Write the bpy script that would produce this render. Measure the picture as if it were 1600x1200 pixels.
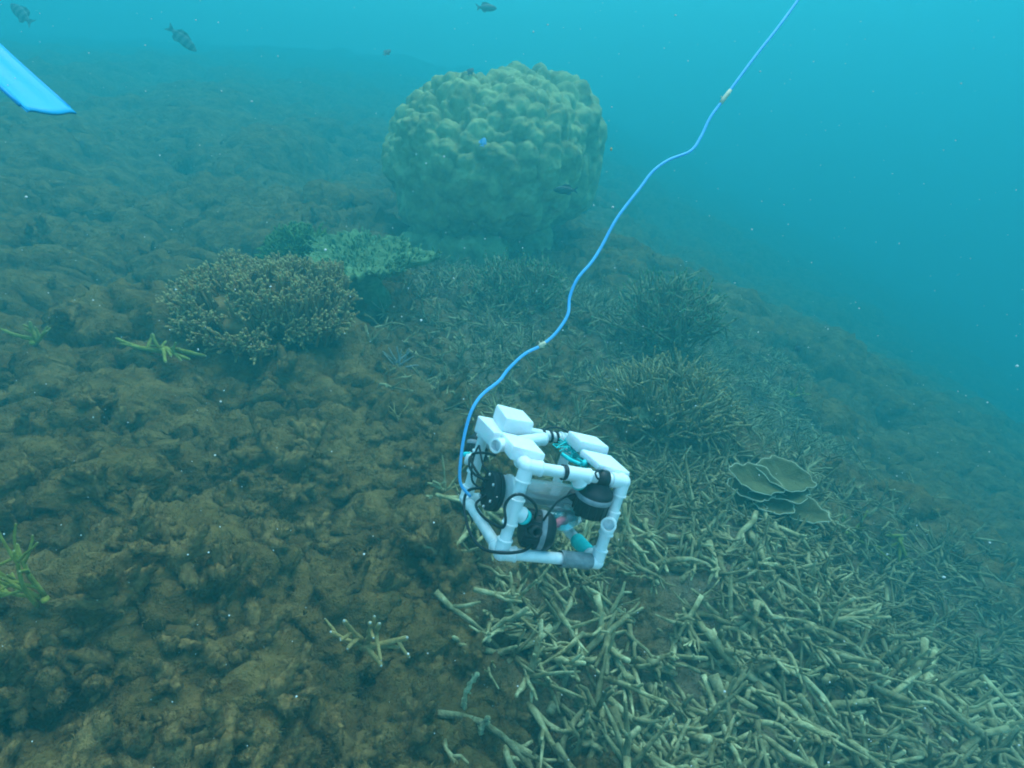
import bpy, math, random
import numpy as np
from mathutils import Vector, Matrix, Euler
from mathutils.bvhtree import BVHTree

for o in list(bpy.data.objects):
    bpy.data.objects.remove(o)
scene = bpy.context.scene
COL = scene.collection
R = math.radians

# ------------------------------------------------------------------ camera
PITCH = -31.0
FPX = 953.0                                   # focal length in photo pixels (1600 wide)
CAM = Vector((0, 0, 1.6))
cam = bpy.data.objects.new('camera', bpy.data.cameras.new('camera'))
COL.objects.link(cam)
cam.location = CAM
cam.rotation_euler = (R(90 + PITCH), 0, 0)
cam.data.sensor_width = 36
cam.data.lens = FPX / 1600 * 36
cam.data.clip_start = 0.02
cam.data.clip_end = 400
scene.camera = cam
FW = Vector((0, math.cos(R(PITCH)), math.sin(R(PITCH))))
RT = Vector((1, 0, 0))
UP = RT.cross(FW)

# ------------------------------------------------------------------ sky and sun
SUN_EL, SUN_AZ = 62.0, 28.0                   # azimuth measured from +Y towards +X
world = bpy.data.worlds.new('World')
scene.world = world
world.use_nodes = True
wn = world.node_tree.nodes
wl = world.node_tree.links
bg = wn['Background']
sky = wn.new('ShaderNodeTexSky')
sky.sky_type = 'NISHITA'
sky.sun_disc = False
sky.sun_elevation = R(SUN_EL)
sky.sun_rotation = R(SUN_AZ)
wl.new(sky.outputs['Color'], bg.inputs['Color'])
bg.inputs['Strength'].default_value = 0.12
sl = bpy.data.lights.new('sun', 'SUN')
sl.energy = 1.5
sl.angle = R(48)
sl.color = (1.0, 0.96, 0.88)
sun = bpy.data.objects.new('sun', sl)
COL.objects.link(sun)
sd = Vector((math.sin(R(SUN_AZ)) * math.cos(R(SUN_EL)), math.cos(R(SUN_AZ)) * math.cos(R(SUN_EL)), math.sin(R(SUN_EL))))
sun.rotation_euler = sd.to_track_quat('Z', 'Y').to_euler()
sun.location = (3, 3, 12)

vs = scene.view_settings
vs.view_transform = 'Standard'
vs.look = 'None'
vs.exposure = 2.05
vs.gamma = 1.0
vs.use_curve_mapping = False
scene.render.engine = 'CYCLES'
cy = scene.cycles
cy.use_denoising = True
cy.max_bounces = 8
cy.diffuse_bounces = 2
cy.glossy_bounces = 2
cy.transmission_bounces = 6
cy.transparent_max_bounces = 12
cy.volume_bounces = 4
cy.filter_width = 1.9
cy.caustics_reflective = False
cy.caustics_refractive = False

WATER_DENSITY = 0.195
WATER_COLOR = (0.046, 0.330, 0.340, 1)
WATER_ABSORB = (0.0, 0.24, 0.33, 1)
WATER_ANISO = 0.30
SURFACE_Z = 5.6

# ------------------------------------------------------------------ materials
def mat(name, c1, c2=None, scale=20.0, rough=0.9, bump=0.0, bscale=None, rnd=0.0, spec=0.2, coords='Object', c3=None, detail=5.0, coarse=0, **kw):
    m = bpy.data.materials.new(name)
    m.use_nodes = True
    nt = m.node_tree
    N, L = nt.nodes, nt.links
    b = N['Principled BSDF']
    b.inputs['Roughness'].default_value = rough
    b.inputs['Specular IOR Level'].default_value = spec
    for k, v in kw.items():
        b.inputs[k.replace('_', ' ')].default_value = v
    b.inputs['Base Color'].default_value = (*c1, 1)
    tc = N.new('ShaderNodeTexCoord')
    src = tc.outputs['Object']
    if coords == 'Position':
        g = N.new('ShaderNodeNewGeometry')
        src = g.outputs['Position']
    col = None
    if c2 is not None:
        n = N.new('ShaderNodeTexNoise')
        n.inputs['Scale'].default_value = scale
        n.inputs['Detail'].default_value = detail
        n.inputs['Roughness'].default_value = 0.65
        L.new(src, n.inputs['Vector'])
        r = N.new('ShaderNodeValToRGB')
        r.color_ramp.elements[0].position = 0.36
        r.color_ramp.elements[1].position = 0.64
        r.color_ramp.elements[0].color = (*c1, 1)
        r.color_ramp.elements[1].color = (*c2, 1)
        if c3 is not None:
            e = r.color_ramp.elements.new(0.5)
            e.color = (*c3, 1)
        L.new(n.outputs['Fac'], r.inputs['Fac'])
        col = r.outputs['Color']
    if rnd and col is not None:
        oi = N.new('ShaderNodeObjectInfo')
        hs = N.new('ShaderNodeHueSaturation')
        mr = N.new('ShaderNodeMapRange')
        mr.inputs['To Min'].default_value = 1 - rnd
        mr.inputs['To Max'].default_value = 1 + rnd
        L.new(oi.outputs['Random'], mr.inputs['Value'])
        L.new(mr.outputs['Result'], hs.inputs['Value'])
        L.new(col, hs.inputs['Color'])
        col = hs.outputs['Color']
    if col is not None:
        L.new(col, b.inputs['Base Color'])
    if bump:
        n2 = N.new('ShaderNodeTexNoise')
        n2.inputs['Scale'].default_value = bscale or scale * 4
        n2.inputs['Detail'].default_value = 6
        L.new(src, n2.inputs['Vector'])
        if coarse:
            n3 = N.new('ShaderNodeTexNoise')
            n3.inputs['Scale'].default_value = coarse
            n3.inputs['Detail'].default_value = 4
            L.new(src, n3.inputs['Vector'])
            b0 = N.new('ShaderNodeBump')
            b0.inputs['Strength'].default_value = 0.75
            b0.inputs['Distance'].default_value = 0.05
            L.new(n3.outputs['Fac'], b0.inputs['Height'])
        bp = N.new('ShaderNodeBump')
        if coarse: L.new(b0.outputs['Normal'], bp.inputs['Normal'])
        bp.inputs['Strength'].default_value = bump
        bp.inputs['Distance'].default_value = 0.01
        L.new(n2.outputs['Fac'], bp.inputs['Height'])
        L.new(bp.outputs['Normal'], b.inputs['Normal'])
    return m

M = {}
M['seabed'] = mat('algal_seabed', (0.114, 0.065, 0.022), (0.234, 0.144, 0.049), 9, 1.0, 0.7, 160, coords='Position', c3=(0.162, 0.099, 0.031), spec=0.05, coarse=26)
def silt_tint(m, col):
    N, L = m.node_tree.nodes, m.node_tree.links
    b = N['Principled BSDF']
    src = b.inputs['Base Color'].links[0].from_socket
    a = N.new('ShaderNodeAttribute'); a.attribute_name = 'silt'
    k = N.new('ShaderNodeMath'); k.operation = 'MULTIPLY'; k.inputs[1].default_value = 0.75
    mx = N.new('ShaderNodeMix'); mx.data_type = 'RGBA'
    L.new(a.outputs['Fac'], k.inputs[0]); L.new(k.outputs[0], mx.inputs[0])
    L.new(src, mx.inputs[6]); mx.inputs[7].default_value = (*col, 1)
    L.new(mx.outputs[2], b.inputs['Base Color'])
silt_tint(M['seabed'], (0.235, 0.205, 0.135))
M['turf'] = mat('algal_turf', (0.134, 0.075, 0.026), (0.298, 0.185, 0.063), 9, 1.0, 0, coords='Position', c3=(0.195, 0.120, 0.040), spec=0.05)
M['lump'] = mat('algal_lump', (0.155, 0.087, 0.030), (0.329, 0.198, 0.067), 2.2, 1.0, 0.6, 14, rnd=0.22, c3=(0.223, 0.135, 0.048), spec=0.05)
M['stick'] = mat('dead_branch', (0.180, 0.151, 0.066), (0.529, 0.477, 0.251), 26, 0.95, 0.6, 200, rnd=0.30, c3=(0.327, 0.286, 0.135), spec=0.1)
M['stickfar'] = mat('dead_branch_far', (0.126, 0.109, 0.048), (0.445, 0.394, 0.199), 14, 0.95, 0.5, 200, coords='Position', c3=(0.255, 0.217, 0.103), spec=0.1)
M['eroded'] = mat('eroded_branch', (0.308, 0.287, 0.136), (0.682, 0.667, 0.374), 60, 0.95, 0.6, 300, spec=0.1)
M['boulder'] = mat('massive_coral', (0.239, 0.206, 0.078), (0.499, 0.454, 0.183), 6, 0.9, 0.5, 90, c3=(0.380, 0.336, 0.133), spec=0.1)
M['bush'] = mat('bushy_coral', (0.254, 0.136, 0.045), (0.385, 0.223, 0.071), 12, 0.9, 0.3, 120, spec=0.1)
M['bushtip'] = mat('bushy_coral_tip', (0.389, 0.261, 0.099), (0.509, 0.363, 0.138), 20, 0.9, spec=0.1)
M['green'] = mat('green_coral', (0.089, 0.151, 0.042), (0.177, 0.266, 0.073), 20, 0.9, 0.3, 100, spec=0.1)
M['table'] = mat('pale_table_coral', (0.120, 0.189, 0.076), (0.211, 0.300, 0.134), 30, 0.9, 0.6, 120, spec=0.1)
M['yellow'] = mat('yellow_staghorn', (0.190, 0.177, 0.028), (0.329, 0.315, 0.062), 25, 0.85, 0.4, 200, spec=0.15)
M['brown'] = mat('brown_staghorn', (0.300, 0.205, 0.070), (0.511, 0.368, 0.139), 40, 0.85, 0.5, 350, spec=0.15)
M['tip'] = mat('pale_tip', (0.413, 0.390, 0.315), (0.600, 0.585, 0.525), 60, 0.8, spec=0.2)
M['ytip'] = mat('yellow_tip', (0.315, 0.292, 0.131), (0.394, 0.363, 0.210), 40, 0.8, spec=0.2)
M['plate'] = mat('plate_coral', (0.090, 0.085, 0.034), (0.154, 0.147, 0.062), 22, 0.85, 0.5, 200, spec=0.15)
M['rim'] = mat('plate_rim', (0.524, 0.503, 0.324), (0.649, 0.629, 0.414), 30, 0.85, spec=0.15)
M['grey'] = mat('grey_coral', (0.22, 0.23, 0.20), (0.36, 0.37, 0.32), 22, 0.9, 0.3, spec=0.1)
M['pvc'] = mat('pvc', (0.819, 0.848, 0.816), (0.945, 0.950, 0.943), 30, 0.42, 0.10, 90, spec=0.45)
M['pvcfit'] = mat('pvc_fitting', (0.890, 0.911, 0.887), (0.950, 0.950, 0.950), 14, 0.35, 0.03, 60, spec=0.45)
M['hole'] = mat('pipe_bore', (0.30, 0.33, 0.33), (0.4, 0.42, 0.42), 30, 0.6)
M['foam'] = mat('white_foam', (0.901, 0.933, 0.933), (0.950, 0.950, 0.950), 40, 0.85, 0.35, 380, spec=0.1, Subsurface_Weight=0.35, Subsurface_Scale=0.02)
M['black'] = mat('black_plastic', (0.014, 0.015, 0.017), (0.028, 0.03, 0.034), 30, 0.5, 0.1, 120, spec=0.35)
M['rubber'] = mat('black_cable', (0.012, 0.013, 0.015), (0.02, 0.022, 0.024), 40, 0.55, spec=0.3)
M['greyband'] = mat('grey_band', (0.22, 0.24, 0.26), (0.34, 0.36, 0.38), 60, 0.5, spec=0.4)
M['duct'] = mat('duct_tape', (0.17, 0.19, 0.20), (0.30, 0.32, 0.33), 45, 0.35, 0.3, 90, spec=0.5)
M['cyan'] = mat('cyan_tape', (0.01, 0.56, 0.56), (0.03, 0.70, 0.68), 40, 0.5, 0.2, 150, spec=0.3)
M['pink'] = mat('pink_wire', (0.55, 0.16, 0.22), (0.68, 0.25, 0.30), 40, 0.6)
M['metal'] = mat('bolt_metal', (0.62, 0.63, 0.62), (0.74, 0.74, 0.72), 40, 0.3, spec=0.5, Metallic=0.8)
M['tether'] = mat('blue_tether', (0.10, 0.46, 0.90), (0.15, 0.54, 0.94), 60, 0.5, spec=0.3)
M['wrap'] = mat('tether_wrap', (0.55, 0.50, 0.33), (0.70, 0.64, 0.45), 90, 0.7)
M['fin'] = mat('blue_fin', (0.010, 0.360, 0.688), (0.015, 0.384, 0.703), 4, 0.45, spec=0.3)
M['finrail'] = mat('blue_fin_rail', (0.010, 0.300, 0.651), (0.010, 0.324, 0.666), 6, 0.5, spec=0.3)
M['fishdark'] = mat('dark_fish', (0.011, 0.024, 0.029), (0.018, 0.040, 0.046), 30, 0.5, spec=0.3)
M['fishblue'] = mat('blue_fish', (0.02, 0.17, 0.40), (0.03, 0.24, 0.50), 30, 0.5, spec=0.3)
M['fishteal'] = mat('teal_fish', (0.03, 0.30, 0.30), (0.05, 0.40, 0.38), 30, 0.45, spec=0.3)
M['fishpale'] = mat('pale_fish', (0.40, 0.40, 0.32), (0.52, 0.50, 0.40), 30, 0.5, spec=0.3)
M['speck'] = mat('particle', (0.66, 0.68, 0.64), None, rough=0.9)
M['orange'] = mat('orange_particle', (0.8, 0.45, 0.16), None, rough=0.9)

def striped():
    m = mat('barred_fish', (0.3, 0.32, 0.28), None, rough=0.5)
    N, L = m.node_tree.nodes, m.node_tree.links
    tc = N.new('ShaderNodeTexCoord')
    w = N.new('ShaderNodeTexWave')
    w.bands_direction = 'X'
    w.inputs['Scale'].default_value = 1.75
    w.inputs['Distortion'].default_value = 0.4
    L.new(tc.outputs['Object'], w.inputs['Vector'])
    r = N.new('ShaderNodeValToRGB')
    r.color_ramp.elements[0].position = 0.42
    r.color_ramp.elements[1].position = 0.55
    r.color_ramp.elements[0].color = (0.02, 0.025, 0.03, 1)
    r.color_ramp.elements[1].color = (0.12, 0.14, 0.13, 1)
    L.new(w.outputs['Fac'], r.inputs['Fac'])
    L.new(r.outputs['Color'], N['Principled BSDF'].inputs['Base Color'])
    return m
M['striped'] = striped()

def clear_mat():
    m = bpy.data.materials.new('clear_acrylic')
    m.use_nodes = True
    b = m.node_tree.nodes['Principled BSDF']
    b.inputs['Base Color'].default_value = (0.82, 0.92, 0.95, 1)
    b.inputs['Transmission Weight'].default_value = 0.80
    b.inputs['Roughness'].default_value = 0.05
    b.inputs['Coat Weight'].default_value = 0.8
    b.inputs['Coat Roughness'].default_value = 0.04
    b.inputs['IOR'].default_value = 1.30
    b.inputs['Specular IOR Level'].default_value = 0.8
    return m
M['clear'] = clear_mat()

# ------------------------------------------------------------------ mesh helpers
def mesh_np(name, V, F, m=None, smooth=True):
    V = np.asarray(V, dtype=np.float32)
    F = np.asarray(F, dtype=np.int32)
    me = bpy.data.meshes.new(name)
    me.vertices.add(len(V))
    me.vertices.foreach_set('co', V.ravel())
    k = F.shape[1]
    me.loops.add(F.size)
    me.loops.foreach_set('vertex_index', F.ravel())
    me.polygons.add(len(F))
    me.polygons.foreach_set('loop_start', np.arange(0, F.size, k, dtype=np.int32))
    me.polygons.foreach_set('use_smooth', np.full(len(F), smooth, dtype=bool))
    me.update(calc_edges=True)
    me.validate()
    if m is not None:
        me.materials.append(m)
    return me

def obj(name, me, parent=None, loc=None, rot=None, scale=None):
    o = bpy.data.objects.new(name, me)
    COL.objects.link(o)
    if parent is not None:
        o.parent = parent
    if loc is not None:
        o.location = loc
    if rot is not None:
        o.rotation_euler = rot
    if scale is not None:
        o.scale = scale
    return o

def tag(o, label=None, cat=None, group=None, kind=None):
    if label: o['label'] = label
    if cat: o['category'] = cat
    if group: o['group'] = group
    if kind: o['kind'] = kind
    return o

def empty(name, loc=(0, 0, 0)):
    e = bpy.data.objects.new(name, None)
    COL.objects.link(e)
    e.location = loc
    e.empty_display_size = 0.05
    return e

class MB:
    """collects verts and triangles for one mesh"""
    def __init__(s):
        s.V, s.F, s.n = [], [], 0
    def add(s, V, F):
        V = np.asarray(V, dtype=np.float64)
        F = np.asarray(F, dtype=np.int64)
        if F.shape[1] == 4:
            F = np.concatenate([F[:, [0, 1, 2]], F[:, [0, 2, 3]]])
        s.V.append(V)
        s.F.append(F + s.n)
        s.n += len(V)
        return s
    def arrays(s):
        return np.concatenate(s.V), np.concatenate(s.F)
    def mesh(s, name, m, smooth=True):
        V, F = s.arrays()
        return mesh_np(name, V, F, m, smooth)

def tube(P, rad, seg=8, cap=True, tip=True, rnd=None, rough=0.0):
    """tube through points P with radii rad; returns V, F(tris)"""
    P = np.asarray(P, dtype=float)
    n = len(P)
    rad = np.broadcast_to(np.asarray(rad, dtype=float), (n,)).copy()
    if tip:   # rounded end
        d = P[-1] - P[-2]
        d /= np.linalg.norm(d) + 1e-12
        r = rad[-1]
        P = np.concatenate([P, [P[-1] + d * r * 0.55, P[-1] + d * r * 0.9]])
        rad = np.concatenate([rad, [r * 0.82, r * 0.40]])
        n = len(P)
    T = np.gradient(P, axis=0)
    T /= np.linalg.norm(T, axis=1)[:, None] + 1e-12
    u = np.cross(T[0], [0, 0, 1.0])
    if np.linalg.norm(u) < 1e-3:
        u = np.cross(T[0], [1.0, 0, 0])
    u /= np.linalg.norm(u)
    V = np.zeros((n, seg, 3))
    a = np.linspace(0, 2 * np.pi, seg, endpoint=False)
    for i in range(n):
        u = u - T[i] * (u @ T[i])
        u /= np.linalg.norm(u) + 1e-12
        v = np.cross(T[i], u)
        rr = rad[i] * np.ones(seg)
        if rough and rnd is not None:
            rr = rr * (1 + rough * rnd.uniform(-1, 1, seg))
        V[i] = P[i] + rr[:, None] * (np.cos(a)[:, None] * u + np.sin(a)[:, None] * v)
    V = V.reshape(-1, 3)
    i = np.arange(n - 1)[:, None] * seg
    j = np.arange(seg)[None]
    k = (j + 1) % seg
    Q = np.stack([i + j, i + k, i + k + seg, i + j + seg], -1).reshape(-1, 4)
    F = np.concatenate([Q[:, [0, 1, 2]], Q[:, [0, 2, 3]]])
    if cap:
        V = np.concatenate([V, [P[0], P[-1]]])
        c0, c1 = n * seg, n * seg + 1
        jj = np.arange(seg)
        kk = (jj + 1) % seg
        F = np.concatenate([F, np.stack([np.full(seg, c0), kk, jj], -1),
                            np.stack([np.full(seg, c1), (n - 1) * seg + jj, (n - 1) * seg + kk], -1)])
    return V, F

def lathe(prof, axis=(0, 0, 1), origin=(0, 0, 0), seg=24):
    """profile [(r, h)...] turned about axis through origin"""
    ax = np.asarray(axis, float); ax /= np.linalg.norm(ax)
    u = np.cross(ax, [0, 0, 1.0])
    if np.linalg.norm(u) < 1e-3: u = np.array([1.0, 0, 0])
    u /= np.linalg.norm(u)
    v = np.cross(ax, u)
    a = np.linspace(0, 2 * np.pi, seg, endpoint=False)
    V = np.concatenate([np.asarray(origin, float) + h * ax + r * (np.cos(a)[:, None] * u + np.sin(a)[:, None] * v) for r, h in prof])
    n = len(prof)
    i = np.arange(n - 1)[:, None] * seg
    j = np.arange(seg)[None]; k = (j + 1) % seg
    Q = np.stack([i + j, i + k, i + k + seg, i + j + seg], -1).reshape(-1, 4)
    return V, np.concatenate([Q[:, [0, 1, 2]], Q[:, [0, 2, 3]]])

def box_np(lo, hi, bev=0.004):
    """bevelled box: three nested slabs merged as one convex shell"""
    lo = np.asarray(lo, float); hi = np.asarray(hi, float)
    c = (lo + hi) / 2; h = (hi - lo) / 2
    import bmesh
    bm = bmesh.new()
    bmesh.ops.create_cube(bm, size=2.0)
    for v in bm.verts:
        v.co = Vector([v.co[i] * h[i] + c[i] for i in range(3)])
    bmesh.ops.bevel(bm, geom=bm.edges[:], offset=bev, segments=2, profile=0.6, affect='EDGES')
    bmesh.ops.triangulate(bm, faces=bm.faces[:])
    V = np.array([v.co[:] for v in bm.verts])
    F = np.array([[q.index for q in f.verts] for f in bm.faces])
    bm.free()
    return V, F

def catmull(P, n=8):
    P = np.asarray(P, float)
    Q = np.concatenate([[2 * P[0] - P[1]], P, [2 * P[-1] - P[-2]]])
    out = []
    for i in range(1, len(Q) - 2):
        for t in np.linspace(0, 1, n, endpoint=False):
            a, b, c, d = Q[i - 1], Q[i], Q[i + 1], Q[i + 2]
            out.append(0.5 * (2 * b + (c - a) * t + (2 * a - 5 * b + 4 * c - d) * t * t + (3 * b - a - 3 * c + d) * t ** 3))
    out.append(P[-1])
    return np.array(out)

def icos(sub):
    import bmesh
    bm = bmesh.new()
    bmesh.ops.create_icosphere(bm, subdivisions=sub, radius=1.0)
    V = np.array([v.co[:] for v in bm.verts])
    F = np.array([[q.index for q in f.verts] for f in bm.faces])
    bm.free()
    return V, F

# ------------------------------------------------------------------ noise
def _h(ix, iy, iz, s):
    h = (ix * np.uint32(374761393)) ^ (iy * np.uint32(668265263)) ^ (iz * np.uint32(2147483629)) ^ np.uint32((s * 974634777) & 0xFFFFFFFF)
    h ^= h >> np.uint32(13)
    h *= np.uint32(1274126177)
    h ^= h >> np.uint32(16)
    h *= np.uint32(2246822519)
    h ^= h >> np.uint32(15)
    return h

def vnoise(P, s=0):
    Ff = np.floor(P)
    I = Ff.astype(np.int64).astype(np.uint32)
    f = (P - Ff).astype(np.float32)
    f = f * f * f * (f * (f * 6 - 15) + 10)
    out = 0
    one = np.uint32(1)
    X = (I[:, 0], I[:, 0] + one); Y = (I[:, 1], I[:, 1] + one); Z = (I[:, 2], I[:, 2] + one)
    wx = (1 - f[:, 0], f[:, 0]); wy = (1 - f[:, 1], f[:, 1]); wz = (1 - f[:, 2], f[:, 2])
    for dx in (0, 1):
        for dy in (0, 1):
            wxy = wx[dx] * wy[dy]
            for dz in (0, 1):
                out = out + wxy * wz[dz] * _h(X[dx], Y[dy], Z[dz], s).astype(np.float32)
    return out * np.float32(2 / 4294967296.0) - 1

def fbm(P, oct=4, s=0, gain=0.5):
    a, t, q = 1.0, 0, P
    for o in range(oct):
        t = t + a * vnoise(q, s + o * 17)
        q = q * 2.03 + 13.7
        a *= gain
    return t

def worley(P, s=0):
    Ff = np.floor(P)
    I = Ff.astype(np.int64).astype(np.uint32)
    f = (P - Ff).astype(np.float32)
    best = np.full(len(P), 9.0, dtype=np.float32)
    k = np.float32(1 / 1024.0)
    for dx in (-1, 0, 1):
        cx = I[:, 0] + np.uint32(dx & 0xFFFFFFFF)
        for dy in (-1, 0, 1):
            cy_ = I[:, 1] + np.uint32(dy & 0xFFFFFFFF)
            for dz in (-1, 0, 1):
                h = _h(cx, cy_, I[:, 2] + np.uint32(dz & 0xFFFFFFFF), s)
                d = (dx + (h & np.uint32(1023)) * k - f[:, 0]) ** 2
                d += (dy + ((h >> np.uint32(10)) & np.uint32(1023)) * k - f[:, 1]) ** 2
                d += (dz + ((h >> np.uint32(20)) & np.uint32(1023)) * k - f[:, 2]) ** 2
                np.minimum(best, d, out=best)
    return np.sqrt(best)

def dome(P, s=0):
    d = worley(P, s)
    return np.sqrt(np.clip(1 - (d / 0.95) ** 2, 0, 1))

def knob(P, s=0):
    d = worley(P, s)
    return np.sqrt(np.clip(1 - (d / 0.78) ** 2, 0, 1))

def sst(a, b, x):
    t = np.clip((x - a) / (b - a), 0, 1)
    return t * t * (3 - 2 * t)

# ------------------------------------------------------------------ the seabed
def base_height(x, y):
    z = -0.20 * np.clip(x, 0, None) - 0.28 * (np.sqrt(np.clip(x - 0.45, 0, None) ** 2 + 0.25) - 0.5)
    xn = np.clip(-x, 0, None)
    z = z + 0.118 * np.minimum(xn, 7) + 0.04 * np.clip(xn - 7, 0, None)
    w = sst(-4.5, 0.8, x)
    yy = np.clip(y - 4.9, 0, None)
    z = z - w * 0.62 * (1 - np.exp(-(yy / 2.4) ** 1.5))
    z = z - (1 - w) * 0.03 * np.clip(y - 9, 0, None)
    return z

def rubble_mask(x, y):
    xc = np.interp(y, [0.0, 0.9, 1.3, 1.8, 2.4, 3.0, 4.0, 5.0], [-0.02, 0.06, 0.14, 0.12, -0.30, -0.55, -0.80, -0.75])
    P = np.stack([x * 2.3, y * 2.3, np.zeros_like(x)], -1)
    wob = 0.22 * fbm(P, 3, 5)
    left = sst(-0.30, 0.34, x - xc + wob * 1.3)
    far = 1 - sst(3.8, 4.8, y + wob)
    rc = np.interp(y, [0.0, 1.0, 2.0, 3.0, 4.5], [3.5, 2.6, 2.1, 1.9, 1.6])
    right = 1 - sst(-0.3, 0.5, x - rc + wob * 2)
    mound = sst(0.02, 0.40, fbm(P * 0.85 + 3.3, 2, 15)) * sst(1.25, 2.0, y)
    return left * far * right * (1 - 0.72 * mound)

NX, NY = 790, 790
bx = 4.4; ax_ = 26 / math.sinh(bx)
gx = ax_ * np.sinh(bx * np.linspace(-1, 1, NX))
by = 4.4; ay_ = 28.6 / math.sinh(by)
u0 = -math.asinh(4.4 / ay_) / by
gy = 1.4 + ay_ * np.sinh(by * np.linspace(u0, 1, NY))
X, Y = np.meshgrid(gx, gy, indexing='xy')
xf, yf = X.ravel(), Y.ravel()
G = np.stack([xf, yf, base_height(xf, yf)], -1)
RM = rubble_mask(xf, yf)
P2 = np.stack([xf, yf, np.zeros_like(xf)], -1)
G[:, 2] += 0.13 * fbm(P2 * 0.7, 3, 2) + 0.10 * (1 - 0.55 * RM) * fbm(P2 * 1.9, 3, 9)

pit = sst(0.20, 0.75, fbm(P2 * 1.35 + 4.0, 2, 77)) * (1 - 0.6 * RM)
G[:, 2] -= 0.17 * pit
G[:, 2] -= 0.34 * np.exp(-(((xf + 0.05) / 0.85) ** 2 + ((yf - 4.85) / 0.55) ** 2))

def grid_normals(G):
    g = G.reshape(NY, NX, 3)
    du = np.gradient(g, axis=1)
    dv = np.gradient(g, axis=0)
    n = np.cross(du, dv).reshape(-1, 3)
    return n / (np.linalg.norm(n, axis=1)[:, None] + 1e-12)

soft = 1 - 0.82 * RM
for sc_, amp, s in ((2.4, 0.20, 20), (5.5, 0.150, 30), (11.0, 0.105, 40), (24.0, 0.052, 50)):
    n = grid_normals(G)
    warp = 0.62 / sc_ * np.stack([fbm(G * sc_ * 0.9, 2, s + 3), fbm(G * sc_ * 0.9, 2, s + 4), fbm(G * sc_ * 0.9, 2, s + 5)], -1)
    patch = np.clip(0.75 + 0.95 * vnoise(G * sc_ * 0.45, s + 7), 0.1, 1.6)
    d = dome((G + warp) * sc_, s)
    G = G + n * (amp * soft * patch * (d - 0.55))[:, None]
n = grid_normals(G)
G = G + n * (0.010 * fbm(G * 42, 3, 65))[:, None]
ii = np.arange(NX - 1)[None] + np.arange(NY - 1)[:, None] * NX
SQ = np.stack([ii, ii + 1, ii + 1 + NX, ii + NX], -1).reshape(-1, 4)
seabed = obj('seabed', mesh_np('seabed', G, SQ, M['seabed']))
at_ = seabed.data.attributes.new('silt', 'FLOAT', 'POINT')
at_.data.foreach_set('value', RM.astype(np.float32))
tag(seabed, 'brown algae-covered reef slope falling away to the right', kind='structure')
SN = grid_normals(G)

# coarse sheet for placing things
st = 2
gi = np.arange(0, NY, st)[:, None] * NX + np.arange(0, NX, st)[None]
nyc, nxc = gi.shape
cV = G[gi.ravel()]
ci = np.arange(nxc - 1)[None] + np.arange(nyc - 1)[:, None] * nxc
cF = np.stack([ci, ci + 1, ci + 1 + nxc, ci + nxc], -1).reshape(-1, 4)
BV = BVHTree.FromPolygons(cV.tolist(), cF.tolist())

def ground(x, y):
    h = BV.ray_cast(Vector((x, y, 6)), Vector((0, 0, -1)))
    return (h[0], h[1]) if h[0] is not None else (Vector((x, y, float(base_height(np.array([x]), np.array([y]))[0]))), Vector((0, 0, 1)))

def ray(px, py):
    return (FW + RT * ((px - 800) / FPX) - UP * ((py - 600) / FPX))

def on_ground(px, py):
    h = BV.ray_cast(CAM, ray(px, py).normalized())
    return h[0]

def at(px, py, depth):
    return CAM + ray(px, py) * depth

def in_view(p, margin=40):
    d = Vector(p) - CAM
    z = d.dot(FW)
    if z < 0.05: return False
    x = 800 + FPX * d.dot(RT) / z
    y = 600 - FPX * d.dot(UP) / z
    return -margin < x < 1600 + margin and -margin < y < 1200 + margin

# turf of short algal filaments over the near reef
rng = np.random.default_rng(4)
def turf(n):
    near = np.where((np.abs(xf) < 4.2) & (yf > 0.1) & (yf < 5.2))[0]
    dist = np.linalg.norm(G[near] - np.array(CAM), axis=1)
    cell = 1.0
    gxs = np.gradient(gx); gys = np.gradient(gy)
    area = (gxs[near % NX] * gys[near // NX])
    w = area * (1 - 0.6 * RM[near]) / dist ** 1.2
    w /= w.sum()
    pick = rng.choice(near, n, p=w)
    b = G[pick] + rng.normal(0, 0.006, (n, 3))
    nn = SN[pick] + rng.normal(0, 0.45, (n, 3)) + np.array([0.15, -0.05, 0.25])
    nn /= np.linalg.norm(nn, axis=1)[:, None]
    L = rng.uniform(0.006, 0.019, n)
    side = np.cross(nn, rng.normal(0, 1, (n, 3)))
    side /= np.linalg.norm(side, axis=1)[:, None] + 1e-9
    wd = rng.uniform(0.0009, 0.0018, n)
    V = np.stack([b - nn * 0.004 - side * wd[:, None], b - nn * 0.004 + side * wd[:, None], b + nn * L[:, None]], 1).reshape(-1, 3)
    return V, np.arange(3 * n).reshape(-1, 3)
tV, tF = turf(330000)
tag(obj('algae_turf', mesh_np('algae_turf', tV, tF, M['turf'], False)), 'short brown algal fuzz growing over the reef lumps', 'algae', kind='stuff')

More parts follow.
